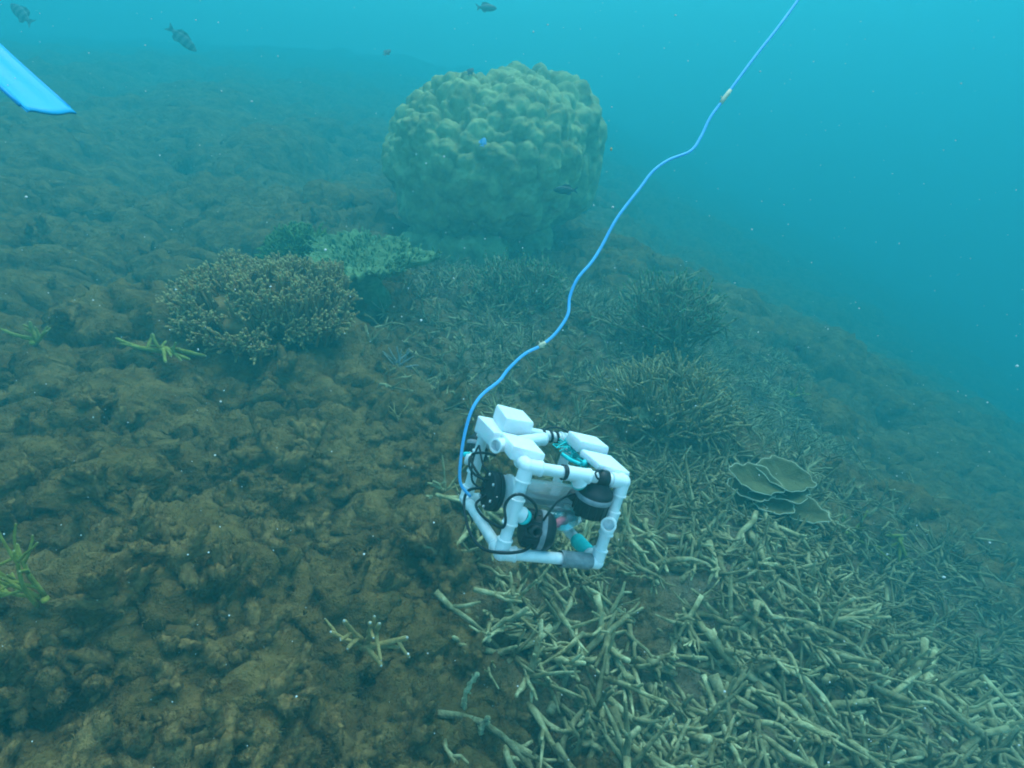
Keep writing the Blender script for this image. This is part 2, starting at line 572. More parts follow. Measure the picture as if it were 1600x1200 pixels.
# rounded algae-covered lumps standing on the reef
rnd = random.Random(11)
lump_meshes = []
sV, sF = icos(4)
for k in range(9):
    s = 200 + 11 * k
    mbk = MB()
    for st_ in range(rng.integers(3, 6)):
        d = rng.normal(0, 1, 3) * np.array([1, 1, 0.6]) + np.array([0, 0, 0.55])
        d /= np.linalg.norm(d)
        Ls = rng.uniform(0.7, 1.7)
        pts = np.stack([d * Ls * t for t in np.linspace(-0.25, 1, 9)]) + np.cumsum(rng.normal(0, 0.07, (9, 3)), 0)
        mbk.add(*tube(pts, rng.uniform(0.30, 0.48) * np.linspace(1.15, 0.65, 9) * rng.uniform(0.75, 1.2, 9), 14, rnd=rng, rough=0.12))
    P, mF = mbk.arrays()
    c_ = P - P.mean(0)
    nrm_ = c_ / (np.linalg.norm(c_, axis=1)[:, None] + 1e-6)
    P = P + nrm_ * (0.16 * dome(P * 2.6 + k, s) + 0.12 * fbm(P * 5 + k, 3, s + 5))[:, None]
    nf = 2200
    pk = rng.integers(0, len(P), nf)
    nn = nrm_[pk] + rng.normal(0, 0.5, (nf, 3)) + np.array([0, 0, 0.2])
    nn /= np.linalg.norm(nn, axis=1)[:, None]
    sd_ = np.cross(nn, rng.normal(0, 1, (nf, 3))); sd_ /= np.linalg.norm(sd_, axis=1)[:, None]
    b0 = P[pk] + rng.normal(0, 0.03, (nf, 3)) - nn * 0.05
    fv = np.stack([b0 - sd_ * 0.022, b0 + sd_ * 0.022, b0 + nn * rng.uniform(0.14, 0.36, nf)[:, None]], 1).reshape(-1, 3)
    V = np.concatenate([P, fv]); F = np.concatenate([mF, len(P) + np.arange(3 * nf).reshape(-1, 3)])
    lump_meshes.append(mesh_np('algae_lump', V, F, M['lump']))
KEEP = [(578, 1010, 95), (62, 920, 80), (262, 555, 70), (722, 1090, 50), (745, 1140, 40), (385, 470, 120), (1195, 770, 90), (1318, 836, 60), (1400, 862, 60), (58, 545, 40)]
cnt = 0
while cnt < 290:
    px, py = rnd.uniform(-60, 1660), rnd.uniform(330, 1330)
    if any((px - a) ** 2 + (py - b_) ** 2 < c * c for a, b_, c in KEEP): continue
    h = on_ground(px, py)
    if h is None or (h - CAM).length > 5.0: continue
    rm = float(rubble_mask(np.array([h.x]), np.array([h.y]))[0])
    if rm > 0.3: continue
    if h.x > 1.2 and rnd.random() < 0.5: continue
    s = rnd.uniform(0.020, 0.044) * (1.3 if rnd.random() < 0.15 else 1)
    o = obj('algae_lump', lump_meshes[rnd.randrange(9)], seabed, h + Vector((0, 0, s * 0.05)),
            (rnd.uniform(-0.8, 0.8), rnd.uniform(-0.8, 0.8), rnd.uniform(0, 6.28)), (s, s * rnd.uniform(0.8, 1.25), s * rnd.uniform(0.8, 1.5)))
    cnt += 1

# ------------------------------------------------------------------ the big boulder coral
bc = empty('boulder_coral', (-0.22, 5.35, -0.50))
tag(bc, 'huge round lumpy boulder coral rising behind the reef', 'coral')
def lumpy(cen, rad, sub, s, nk, hk, under=0.0):
    """massive coral body: an ellipsoid crowded with rounded knobs that droop lower down"""
    r = np.random.default_rng(s)
    V, F = icos(sub)
    rad = np.asarray(rad)
    def body(D):
        t = np.clip((0.0 - D[:, 2]) / 0.8, 0, 1)
        sq = (np.abs(D) ** 2.3).sum(1) ** (-1 / 2.3)
        P = D * sq[:, None] * rad * (1 + 0.085 * fbm(D * 1.6 + s, 3, s + 1))[:, None]
        P[:, 0] *= 1 - under * t
        P[:, 1] *= 1 - under * t
        return P
    P = body(V)
    i = np.arange(nk) + 0.5
    ph = np.arccos(1 - 2 * i / nk); th = np.pi * (1 + 5 ** 0.5) * i
    K = np.stack([np.cos(th) * np.sin(ph), np.sin(th) * np.sin(ph), np.cos(ph)], -1)
    sp = math.sqrt(4 * math.pi / nk)
    K = K + r.normal(0, 0.30 * sp, K.shape)
    K /= np.linalg.norm(K, axis=1)[:, None]
    KP = body(K)
    kr = sp * rad.mean() * r.uniform(0.42, 1.08, nk)
    nn = V / rad
    nn /= np.linalg.norm(nn, axis=1)[:, None]
    h = np.zeros(len(V), dtype=np.float32)
    zs = 1 - 0.45 * sst(0.45, -0.25, V[:, 2])
    Q = P + 0.02 * np.stack([fbm(P * 9, 2, s + 2), fbm(P * 9, 2, s + 3), fbm(P * 9, 2, s + 4)], -1)
    for k in range(nk):
        near = np.where(np.abs(Q[:, 0] - KP[k, 0]) < kr[k])[0]
        d = Q[near] - KP[k]
        d[:, 2] *= zs[near]
        q = np.clip(1 - (d * d).sum(1) / kr[k] ** 2, 0, 1)
        h[near] = np.maximum(h[near], np.sqrt(q) * kr[k] * hk)
    P = P + nn * h[:, None] + np.array([0, 0, 0.35]) * (h * (V[:, 2] > -0.3))[:, None]
    P = P + nn * (0.018 * (dome(P * 22, s + 20) - 0.5) + 0.008 * fbm(P * 40, 2, s + 30))[:, None]
    return P + np.asarray(cen), F
P, F = lumpy((-0.02, 0, 1.05), (0.745, 0.66, 0.58), 7, 301, 760, 1.05, under=0.12)
obj('dome', mesh_np('dome', P, F, M['boulder']), bc)
P, F = lumpy((0.36, 0.62, 1.04), (0.62, 0.60, 0.58), 6, 401, 480, 1.0, under=0.05)
obj('rear_lobe', mesh_np('rear_lobe', P, F, M['boulder']), bc)
P, F = lumpy((0.08, 0.26, 0.22), (0.44, 0.36, 0.42), 6, 501, 200, 0.9, under=0.1)
obj('base', mesh_np('base', P, F, M['boulder']), bc)
P, F = lumpy((-0.50, -0.36, 0.44), (0.21, 0.19, 0.11), 5, 601, 70, 0.9)
obj('ledge', mesh_np('ledge', P, F, M['boulder']), bc)
P, F = lumpy((-0.14, -0.44, 0.42), (0.27, 0.19, 0.12), 5, 631, 80, 0.9)
obj('ledge', mesh_np('ledge', P, F, M['boulder']), bc)

# ------------------------------------------------------------------ branching coral maker
def grow(r, start, d, length, rad, depth, out_b, out_t, curve=0.25, side=(2, 4), spread=0.75, up=0.25, tip=0.12, seg=7, taper=0.6):
    d = np.asarray(d, float); d /= np.linalg.norm(d)
    n = 6
    pts = [np.asarray(start, float)]
    dirs = []
    dd = d.copy()
    for i in range(n):
        dd = dd + r.normal(0, curve * 0.35, 3) + np.array([0, 0, up * 0.12])
        dd /= np.linalg.norm(dd)
        dirs.append(dd.copy())
        pts.append(pts[-1] + dd * length / n)
    pts = np.array(pts)
    rr = rad * (1 - (1 - taper) * np.linspace(0, 1, n + 1)) * (1 + 0.10 * r.uniform(-1, 1, n + 1))
    out_b.append(tube(pts, rr, seg, tip=True, rnd=r, rough=0.12))
    if tip > 0:
        e = pts[-1]
        t = dirs[-1]
        out_t.append(tube(np.array([e + t * rr[-1] * 0.1, e + t * rr[-1] * 0.75]), np.array([rr[-1] * 0.84, rr[-1] * 0.6]), seg, tip=True))
    if depth > 0:
        for k in range(r.integers(side[0], side[1] + 1)):
            i = r.integers(1, n)
            nd = dirs[i - 1] + r.normal(0, 1, 3) * spread
            nd[2] = nd[2] * 0.7 + up * 0.5
            grow(r, pts[i], nd, length * r.uniform(0.32, 0.6), rr[i] * 0.85, depth - 1, out_b, out_t, curve, side, spread, up, tip, seg, taper)

def join(lst):
    b = MB()
    for V, F in lst: b.add(V, F)
    return b.arrays()

def colony(name, label, cat, loc, seed, prim, mb, mt, group=None, **kw):
    """a branching coral: every main branch is a part, its tips a sub-part"""
    root = empty(name, loc)
    tag(root, label, cat, group)
    r = np.random.default_rng(seed)
    for d, L, rad, depth in prim:
        ob, ot = [], []
        grow(r, r.normal(0, 0.008, 3), d, L, rad, depth, ob, ot, **kw)
        V, F = join(ob)
        br = obj('branch', mesh_np('branch', V, F, mb), root)
        if ot and mt is not None:
            for V, F in ot:
                obj('tip', mesh_np('tip', V, F, mt), br)
    # attachment foot
    V, F = icos(2)
    V = V * np.array([1, 1, 0.55]) * max(p[2] for p in prim) * 1.9 * (1 + 0.2 * fbm(V * 3, 2, seed))[:, None]
    obj('base', mesh_np('base', V, F, mb), root)
    return root

def cdir(dx, dy, dz):   # direction given as photo right, photo up, toward camera
    return np.array(RT * dx + UP * dy - FW * dz)

# brown staghorn with white tips in front
colony('staghorn_coral', 'small brown branching coral with white tips in the foreground algae', 'coral', on_ground(578, 1026) + Vector((0, -0.015, 0.075)), 5,
       [(cdir(1, 0.28, 0.4), 0.135, 0.0095, 1), (cdir(0.55, 1.0, 0.7), 0.135, 0.0095, 1), (cdir(0.15, 1.0, 0.8), 0.135, 0.009, 1),
        (cdir(-0.35, 0.8, 0.8), 0.13, 0.0085, 1), (cdir(-0.9, 0.55, 0.6), 0.105, 0.0075, 1), (cdir(0.8, -0.25, 0.6), 0.10, 0.0085, 0)],
       M['brown'], M['tip'], side=(1, 2), spread=0.55, up=0.1, curve=0.2, taper=0.7)
# yellow-green branches
colony('staghorn_coral', 'yellow-green branching coral at the left edge, nearest the camera', 'coral', on_ground(78, 950) + Vector((0, 0, 0.03)), 8,
       [(cdir(0.05, 1.0, 0.5), 0.17, 0.0058, 1), (cdir(-0.6, 0.5, 0.4), 0.15, 0.0055, 1), (cdir(-1, 0.05, 0.3), 0.14, 0.005, 1), (cdir(-0.35, 0.9, 0.3), 0.14, 0.0054, 1)],
       M['yellow'], M['ytip'], side=(4, 6), spread=0.5, up=0.15, taper=0.7)
colony('staghorn_coral', 'thin yellow branching coral sprawling in front of the bushy coral', 'coral', on_ground(262, 562) + Vector((0, 0, 0.05)), 9,
       [(cdir(-1, 0.15, 0.2), 0.19, 0.010, 1), (cdir(1, 0.2, 0.2), 0.17, 0.010, 1), (cdir(0.9, -0.25, 0.3), 0.15, 0.010, 1), (cdir(-0.2, 0.5, 0.3), 0.08, 0.009, 1), (cdir(0.4, -0.4, 0.4), 0.10, 0.009, 0)],
       M['yellow'], M['ytip'], side=(2, 3), spread=0.6, up=0.0, taper=0.65)
colony('staghorn_coral', 'little yellow branching coral at the far left edge beyond the algae', 'coral', on_ground(58, 545) + Vector((0, 0, 0.03)), 12,
       [(cdir(-1, 0.3, 0.2), 0.12, 0.010, 1), (cdir(0.6, 0.3, 0.2), 0.08, 0.010, 1), (cdir(-0.3, 0.7, 0.2), 0.08, 0.010, 1)],
       M['yellow'], M['ytip'], side=(1, 3), spread=0.6, up=0.1)
colony('staghorn_coral', 'yellow-green branching coral just right of the plate coral', 'coral', on_ground(1318, 836) + Vector((0, 0, 0.02)), 14,
       [(cdir(1, 0.5, 0.2), 0.15, 0.008, 1), (cdir(-0.3, 0.6, 0.3), 0.08, 0.008, 1), (cdir(0.9, -0.1, 0.3), 0.13, 0.008, 1), (cdir(-0.2, -0.6, 0.3), 0.08, 0.008, 0)],
       M['yellow'], M['ytip'], side=(2, 3), spread=0.6, up=0.05)
colony('staghorn_coral', 'yellow-green branching coral with long downward prongs at the right', 'coral', on_ground(1400, 852) + Vector((0, 0, 0.05)), 15,
       [(cdir(0.35, -0.9, 0.3), 0.15, 0.009, 1), (cdir(-0.1, -1, 0.3), 0.13, 0.009, 1), (cdir(-0.7, 0.2, 0.3), 0.09, 0.008, 1)],
       M['yellow'], M['ytip'], side=(1, 2), spread=0.5, up=-0.2)
colony('staghorn_coral', 'small yellowish coral on the hazy slope right of the thickets', 'coral', on_ground(1234, 622) + Vector((0, 0, 0.03)), 16,
       [(cdir(-1, 0.3, 0.2), 0.10, 0.011, 1), (cdir(1, 0.2, 0.2), 0.10, 0.011, 1), (cdir(0.1, 0.6, 0.3), 0.07, 0.011, 1)],
       M['yellow'], M['ytip'], side=(1, 3), spread=0.6, up=0.1)
colony('staghorn_coral', 'spiky blue-grey little coral fan behind the brown algae mound', 'coral', on_ground(622, 572) + Vector((0, 0, 0.0)), 18,
       [(cdir(math.cos(a), max(0.2, math.sin(a)), 0.3), 0.10, 0.006, 0) for a in np.linspace(0.1, 3.0, 11)],
       M['grey'], M['rim'], spread=0.5, up=0.1, taper=0.5)
colony('staghorn_coral', 'small pale-tipped sprig coral left of the blue tether', 'coral', on_ground(622, 655) + Vector((0, 0, 0.0)), 19,
       [(cdir(math.cos(a), max(0.3, math.sin(a)), 0.4), 0.085, 0.0055, 1) for a in np.linspace(0.3, 2.8, 6)],
       M['brown'], M['rim'], side=(1, 2), spread=0.5, up=0.1, taper=0.5)
# eroded pale branch in front
r_ = np.random.default_rng(31)
def eroded(name, label, p0, p1, p2, rad, seed):
    r = np.random.default_rng(seed)
    ob = []
    c = catmull([p0, p1, p2], 8)
    ob.append(tube(c + r.normal(0, 0.0012, c.shape), rad * (1 - 0.35 * np.linspace(0, 1, len(c))) * (1 + 0.22 * r.uniform(-1, 1, len(c))), 8, rnd=r, rough=0.22))
    for k in range(9):
        i = r.integers(2, len(c) - 1)
        d = r.normal(0, 1, 3)
        d /= np.linalg.norm(d)
        ob.append(tube(np.array([c[i], c[i] + d * rad * 1.5]), np.array([rad * 0.5, rad * 0.33]), 6, rnd=r, rough=0.2))
    V, F = join(ob)
    o0 = np.array(p0)
    o = obj(name, mesh_np(name, V - o0, F, M['eroded']), loc=tuple(o0))
    return tag(o, label, 'coral branch')
g0 = on_ground(722, 1112) - Vector((0, 0, 0.02))
eroded('dead_branch', 'pale eroded dead branch standing up from the foreground algae', g0, g0 + Vector((0.008, 0.03, 0.05)), g0 + Vector((0.040, 0.055, 0.10)), 0.0085, 3)
g0 = on_ground(745, 1150) - Vector((0, 0, 0.015))
eroded('dead_branch', 'thin dead branch just below the pale eroded one in the foreground', g0, g0 + Vector((0.012, 0.01, 0.035)), g0 + Vector((0.028, 0.02, 0.066)), 0.008, 4)

# ------------------------------------------------------------------ bushy coral and its neighbours
def bushy(name, label, loc, rx, ry, rz, n, seed, mb, mt, bl=0.06, br=0.010, jag=0.12, tilt=(0, 0, 0), under=True):
    root = empty(name, loc)
    root.rotation_euler = tilt
    tag(root, label, 'coral')
    r = np.random.default_rng(seed)
    V, F = icos(5)
    P = V * np.array([rx, ry, rz])
    P[:, 2] = np.where(V[:, 2] < 0, P[:, 2] * 0.25, P[:, 2])
    P *= (0.60 * (1 + jag * fbm(V * 2.2 + seed, 3, seed)))[:, None]
    P = P + V * (0.03 * dome(P * 14, seed + 4) - 0.015)[:, None]
    obj('core', mesh_np('core', P, F, mb), root)
    b, t = MB(), MB()
    D = r.normal(0, 1, (n, 3))
    D[:, 2] = np.abs(D[:, 2]) - 0.12
    D /= np.linalg.norm(D, axis=1)[:, None]
    SS = 0.84 * (1 + jag * fbm(D * 2.2 + seed, 3, seed))
    gap = fbm(D * 3.1 + seed * 1.7, 2, seed + 9)
    for k in range(n):
        if gap[k] < -0.55: continue
        d = D[k]
        s = SS[k]
        p = d * np.array([rx, ry, rz]) * s
        nd = d / np.array([rx, ry, rz]); nd /= np.linalg.norm(nd)
        nd = nd * 0.8 + np.array([0, 0, 0.6]) + r.normal(0, 0.35, 3)
        nd /= np.linalg.norm(nd)
        L = bl * r.uniform(0.6, 1.35)
        e = p + nd * L
        rad = br * r.uniform(0.75, 1.2)
        b.add(*tube(np.array([p - nd * 0.10, (p + e) / 2 + r.normal(0, 0.003, 3), e]), np.array([rad * 1.1, rad, rad * 0.75]), 5, tip=False))
        for q in range(r.integers(1, 3)):
            sd_ = nd + r.normal(0, 0.7, 3); sd_ /= np.linalg.norm(sd_)
            m0 = p + nd * L * r.uniform(0.3, 0.8)
            b.add(*tube(np.array([m0, m0 + sd_ * L * 0.5]), np.array([rad * 0.75, rad * 0.55]), 5, tip=False))
            t.add(*tube(np.array([m0 + sd_ * L * 0.48, m0 + sd_ * L * 0.62]), np.array([rad * 0.62, rad * 0.5]), 5, tip=True))
        t.add(*tube(np.array([e - nd * 0.003, e + nd * 0.008]), np.array([rad * 0.85, rad * 0.7]), 5, tip=True))
    o = obj('branchlets', b.mesh('branchlets', mb), root); o['kind'] = 'stuff'
    o = obj('branchlet_tips', t.mesh('branchlet_tips', mt), root); o['kind'] = 'stuff'
    return root
h = on_ground(385, 520)
bushy('bushy_coral', 'broad pinkish-brown bushy coral with pale branch tips on the left', h + Vector((0.0, 0.22, 0.02)), 0.47, 0.36, 0.185, 1900, 71, M['bush'], M['bushtip'], 0.05, 0.0075, 0.36, (R(8), 0, 0))
h = on_ground(470, 452)
bushy('bushy_coral', 'small green bushy coral behind the large pinkish-brown one', h + Vector((-0.02, 0.14, 0.10)), 0.20, 0.16, 0.20, 320, 72, M['green'], M['green'], 0.07, 0.009)
h = on_ground(1050, 545)
bushy('bushy_coral', 'dark spiky coral thicket at the reef edge right of the tether', h + Vector((0.0, 0.12, 0.08)), 0.27, 0.22, 0.20, 260, 73, M['stickfar'], M['table'], 0.14, 0.0075, 0.35)
h = on_ground(1040, 672)
bushy('bushy_coral', 'brown spiky coral thicket just beyond the robot', h + Vector((0.02, 0.14, 0.02)), 0.25, 0.20, 0.12, 260, 74, M['stickfar'], M['bushtip'], 0.12, 0.0062, 0.35)
h = on_ground(800, 480)
bushy('bushy_coral', 'low spiky coral thicket in the shade before the boulder coral', h + Vector((0.0, 0.16, 0.0)), 0.34, 0.24, 0.12, 260, 75, M['stickfar'], M['table'], 0.13, 0.0075, 0.35)

# pale table coral with a ragged edge
def table_coral():
    h = on_ground(560, 478)
    root = empty('table_coral', h + Vector((0, 0.2, 0.0)))
    tag(root, 'pale green table coral with ragged pointed edge beside the bushy coral', 'coral')
    r = np.random.default_rng(77)
    nr, na = 26, 120
    out = []
    ang = np.linspace(0, 2 * np.pi, na, endpoint=False)
    edge = 0.30 * (1 + 0.12 * np.sin(ang * 3 + 0.4) + 0.09 * np.sin(ang * 7) + 0.10 * r.uniform(-1, 1, na))
    edge *= 1 + 0.25 * np.exp(-((ang - 0.15) / 0.22) ** 2)
    V = []
    for side in (0, 1):
        for i in range(nr):
            f = (i + 0.3) / nr
            x = np.cos(ang) * edge * f; y = np.sin(ang) * edge * f * 0.95
            z = 0.16 + 0.07 * f + 0.008 * np.sin(x * 20) - (0.030 - 0.02 * f) * side
            p = np.stack([x, y, z], -1)
            z2 = (0.028 * dome(p * np.array([1, 1, 0.01]) * 26, 5) + 0.012 * r.uniform(-1, 1, na)) * (1 - side)
            p[:, 2] += z2
            V.append(p)
    V = np.concatenate(V)
    F = []
    for i in range(nr - 1):
        for j in range(na):
            k = (j + 1) % na
            F.append((i * na + j, i * na + k, (i + 1) * na + k, (i + 1) * na + j))
            o = nr * na
            F.append((o + i * na + k, o + i * na + j, o + (i + 1) * na + j, o + (i + 1) * na + k))
    for j in range(na):
        k = (j + 1) % na
        F.append(((nr - 1) * na + j, (nr - 1) * na + k, (2 * nr - 1) * na + k, (2 * nr - 1) * na + j))
    obj('plate', mesh_np('plate', V, F, M['table']), root)
    V, F = lathe([(0.0, -0.05), (0.15, -0.05), (0.09, 0.06), (0.16, 0.165), (0.0, 0.165)], seg=18)
    V = V * (1 + 0.08 * r.uniform(-1, 1, (len(V), 1)))
    obj('stalk', mesh_np('stalk', V, F, M['table']), root)
    b = MB()
    for q in range(620):
        f = math.sqrt(r.uniform(0.02, 1)); j = r.integers(0, na)
        p = np.array([math.cos(ang[j]) * edge[j] * f, math.sin(ang[j]) * edge[j] * f * 0.95, 0.165 + 0.07 * f])
        d = np.array([math.cos(ang[j]) * f * 0.6, math.sin(ang[j]) * f * 0.6, 0.8]) + r.normal(0, 0.35, 3)
        d /= np.linalg.norm(d)
        b.add(*tube(np.array([p, p + d * r.uniform(0.02, 0.05)]), np.array([0.008, 0.006]), 5, tip=True))
    o = obj('branchlets', b.mesh('branchlets', M['table']), root); o['kind'] = 'stuff'
    root.rotation_euler = (R(6), R(4), R(-8))
table_coral()

# plate coral: overlapping wavy leaves with pale rims
def plate_coral():
    g = on_ground(1195, 800)
    root = empty('plate_coral', g)
    tag(root, 'olive plate coral of overlapping wavy leaves with pale rims', 'coral')
    r = np.random.default_rng(40)
    # centre offset (photo right, photo up, toward camera), half width, half length, turn
    leaves = [((0.035, 0.085, 0.04), 0.090, 0.060, -38), ((-0.045, 0.075, 0.05), 0.085, 0.050, -30), ((0.075, -0.005, 0.06), 0.082, 0.050, -30),
              ((-0.010, 0.015, 0.07), 0.070, 0.045, -22), ((-0.075, 0.000, 0.06), 0.070, 0.040, -35), ((0.02, 0.050, 0.045), 0.095, 0.05, -30),
              ((-0.06, 0.045, 0.045), 0.075, 0.045, -28), ((0.035, -0.03, 0.05), 0.09, 0.04, -28)]
    for n_, ((a, b_, c), hw, hl, rot) in enumerate(leaves):
        nr, na = 9, 40
        ang = np.linspace(0, 2 * np.pi, na, endpoint=False)
        e = 1 + 0.10 * np.sin(ang * 4 + n_) + 0.05 * np.sin(ang * 9 + 2 * n_) + 0.04 * r.uniform(-1, 1, na)
        V = []
        for side in (0, 1):
            for i in range(nr):
                f = (i + 0.15) / (nr - 0.85)
                x = np.cos(ang) * hw * e * f; y = np.sin(ang) * hl * e * f
                z = 0.022 * f * f + 0.006 * np.sin(x * 60 + n_) * f - 0.0045 * side
                V.append(np.stack([x, y, z], -1))
        rimp = V[nr - 1] + np.array([0, 0, -0.002])
        V = np.concatenate(V)
        F = []
        o = nr * na
        for i in range(nr - 1):
            for j in range(na):
                k = (j + 1) % na
                F.append((i * na + j, i * na + k, (i + 1) * na + k, (i + 1) * na + j))
                F.append((o + i * na + k, o + i * na + j, o + (i + 1) * na + j, o + (i + 1) * na + k))
        for j in range(na):
            k = (j + 1) % na
            F.append(((nr - 1) * na + j, (nr - 1) * na + k, (2 * nr - 1) * na + k, (2 * nr - 1) * na + j))
        pos = RT * a * 1.45 + UP * b_ * 1.45 - FW * c + Vector((0, 0, 0.03))
        q = obj('leaf', mesh_np('leaf', V, F, M['plate']), root, pos, (R(14 + r.uniform(-5, 5)), R(6 + r.uniform(-6, 6)), R(rot)), (1.15, 1.15, 1.15))
        rp = np.concatenate([rimp, rimp[:1]])
        Vr, Fr = tube(rp, 0.0019, 6, cap=False, tip=False)
        obj('rim', mesh_np('rim', Vr, Fr, M['rim']), q)
    V, F = lathe([(0.0, -0.06), (0.06, -0.06), (0.045, 0.02), (0.09, 0.07), (0.0, 0.075)], seg=16)
    obj('stalk', mesh_np('stalk', V, F, M['plate']), root)
plate_coral()

# ------------------------------------------------------------------ dead branch rubble
def stick_variant(seed, clump=False):
    r = np.random.default_rng(seed)
    ob = []
    if clump:
        for k in range(r.integers(4, 8)):
            d = np.array([*r.normal(0, 0.8, 2), r.uniform(0.25, 1.1)]); d /= np.linalg.norm(d)
            L = r.uniform(0.06, 0.15)
            rad = r.uniform(0.005, 0.008)
            side = r.normal(0, 0.25, 3)
            P = np.stack([d * L * t + side * L * t * t * 0.4 for t in np.linspace(0, 1, 5)]) + r.normal(0, 0.002, (5, 3))
            rr = rad * np.linspace(1.15, 0.55, 5) * (1 + 0.12 * r.uniform(-1, 1, 5))
            ob.append(tube(P, rr, 6, rnd=r, rough=0.14))
            for q in range(r.integers(0, 3)):
                i = r.integers(1, 4)
                e = d + r.normal(0, 0.6, 3); e /= np.linalg.norm(e)
                ob.append(tube(np.array([P[i], P[i] + e * L * r.uniform(0.15, 0.35)]), rr[i] * np.array([0.8, 0.6]), 5, rnd=r, rough=0.1))
        return join(ob)
    L = r.uniform(0.09, 0.23)
    rad = r.uniform(0.0048, 0.0088)
    n = 6
    bend = r.normal(0, 0.085, 3); bend[0] = 0
    t = np.linspace(-0.5, 0.5, n)
    P = np.stack([t * L, bend[1] * L * (4 * t * t - 0.5), bend[2] * L * (4 * t * t - 0.5)], -1) + r.normal(0, 0.003, (n, 3))
    rr = rad * np.linspace(1.15, 0.58, n) * (1 + 0.22 * r.uniform(-1, 1, n))
    ob.append(tube(P, rr, 6, rnd=r, rough=0.14))
    for k in range(r.integers(0, 6)):
        i = r.integers(1, n - 1)
        d = np.array([r.uniform(0.5, 1.2), *r.normal(0, 0.6, 2)]); d /= np.linalg.norm(d)
        l = L * r.uniform(0.08, 0.42)
        ob.append(tube(np.array([P[i], P[i] + d * l * 0.5 + r.normal(0, 0.003, 3), P[i] + d * l]), rr[i] * np.array([0.85, 0.72, 0.55]), 5, rnd=r, rough=0.12))
    return join(ob)
NV = 34
VAR = [stick_variant(900 + k, k >= 22) for k in range(NV)]
cand = []
rs = random.Random(5)
sx_ = np.array([rs.uniform(-1.6, 4.0) for _ in range(16000)]); sy_ = np.array([rs.uniform(0.25, 4.8) for _ in range(16000)])
sm_ = rubble_mask(sx_, sy_)
for x, y, m in zip(sx_, sy_, sm_):
    if len(cand) >= 5200: break
    if rs.random() > m: continue
    h, nn = ground(x, y)
    p = h + Vector((0, 0, rs.uniform(-0.010, 0.048)))
    az = rs.gauss(-0.9, 0.65) if rs.random() < 0.72 else rs.uniform(0, 6.28)
    el = rs.gauss(0.12, 0.35)
    s = rs.uniform(0.65, 1.15) * (1.22 if y < 1.35 else 1.0 if y < 2.4 else 0.85)
    v = rs.randrange(22) if y < 1.7 and rs.random() < 0.6 else rs.randrange(NV)
    if v < 22 and y < 1.7: s *= 1.28
    if v >= 22:
        p = h; e_ = Euler((rs.gauss(0, 0.35), rs.gauss(0, 0.35), rs.uniform(0, 6.28)), 'XYZ')
    else:
        e_ = Euler((rs.uniform(0, 6.28), -el, az), 'XYZ')
    cand.append((p, e_, s, v))
vis = [c for c in cand if in_view(c[0], 20)]
vis.sort(key=lambda c: (c[0] - CAM).length / c[2])
# things wholly buried show nothing: prefer the ones standing proud
near = vis[:420]
near.sort(key=lambda c: -(c[0].z - ground(c[0].x, c[0].y)[0].z) - (0.05 if c[3] >= 22 else 0))
pick = near[:290]
pk = set(id(c) for c in pick)
smesh = [mesh_np('coral_branch', V, F, M['stick']) for V, F in VAR]
for p, e, s, v in pick:
    o = obj('coral_clump' if v >= 22 else 'coral_branch', smesh[v], None, p, e, (s, s, s))
    dd = p - CAM; zz = dd.dot(FW); ux = 800 + FPX * dd.dot(RT) / zz; uy = 600 - FPX * dd.dot(UP) / zz
    where = ('at the bottom edge right of the algae mounds' if uy > 1080 and ux < 1150 else 'along the bottom edge towards the right corner' if uy > 1080 else
             'directly below the robot' if ux < 1040 and uy > 860 else 'below the plate coral' if ux < 1300 and uy > 860 else 'at the right edge of the rubble bed' if uy > 860 else 'just right of the robot')
    tag(o, ('pale clump of dead staghorn branches growing ' if v >= 22 else 'pale dead staghorn branch lying loose ') + where, 'coral branch', ('dead coral clumps ' if v >= 22 else 'dead coral branches ') + where)
b = MB()
for c in cand:
    if id(c) in pk: continue
    p, e, s, v = c
    m3 = np.array(e.to_matrix()) * s
    b.add(VAR[v][0] @ m3.T + np.array(p), VAR[v][1])
tag(obj('coral_rubble', b.mesh('coral_rubble', M['stickfar'])), 'bed of tangled dead staghorn branches across the middle and right', 'coral rubble', kind='stuff')

# ------------------------------------------------------------------ the robot
ROT = Matrix(((0.89974229, -0.33941102, 0.27434279), (0.23618258, 0.90729601, 0.34789616), (-0.36698991, -0.2482219, 0.89649556)))
ROV = empty('underwater_robot', (0, 0, 0))
ROV.matrix_world = Matrix.Translation((0.06613947, 1.13279956, 0.61898485)) @ ROT.to_4x4()
tag(ROV, 'white plastic pipe framed underwater robot with black thrusters hovering over the reef', 'robot')
HX, HY, HZ = 0.122, 0.140, 0.101
PR, FR = 0.0132, 0.0168
def part(name, VF, m, parent=ROV, smooth=True):
    return obj(name, mesh_np(name, VF[0], VF[1], m, smooth), parent)
def flat_edges(o, ang=35):
    me = o.data
    me.set_sharp_from_angle(angle=R(ang))
    return o
def pipe(a, b_, r=PR, name='pipe', m='pvc', parent=ROV):
    a = np.array(a, float); b_ = np.array(b_, float)
    L = np.linalg.norm(b_ - a)
    return flat_edges(part(name, lathe([(0, 0), (r, 0), (r, L), (0, L)], b_ - a, a, 24), M[m], parent))
def socket(a, d, L, r=FR, m='pvcfit', name='socket', parent=ROV, open_=False):
    a = np.array(a, float)
    pr = [(r * 0.96, 0), (r * 0.98, L - 0.004), (r * 1.06, L - 0.0035), (r * 1.06, L - 0.0005), (r * 0.99, L)]
    if open_:
        pr += [(r * 0.80, L), (r * 0.78, L - 0.018), (0, L - 0.018)]
    else:
        pr += [(0, L)]
    return lathe(pr, d, a, 24)
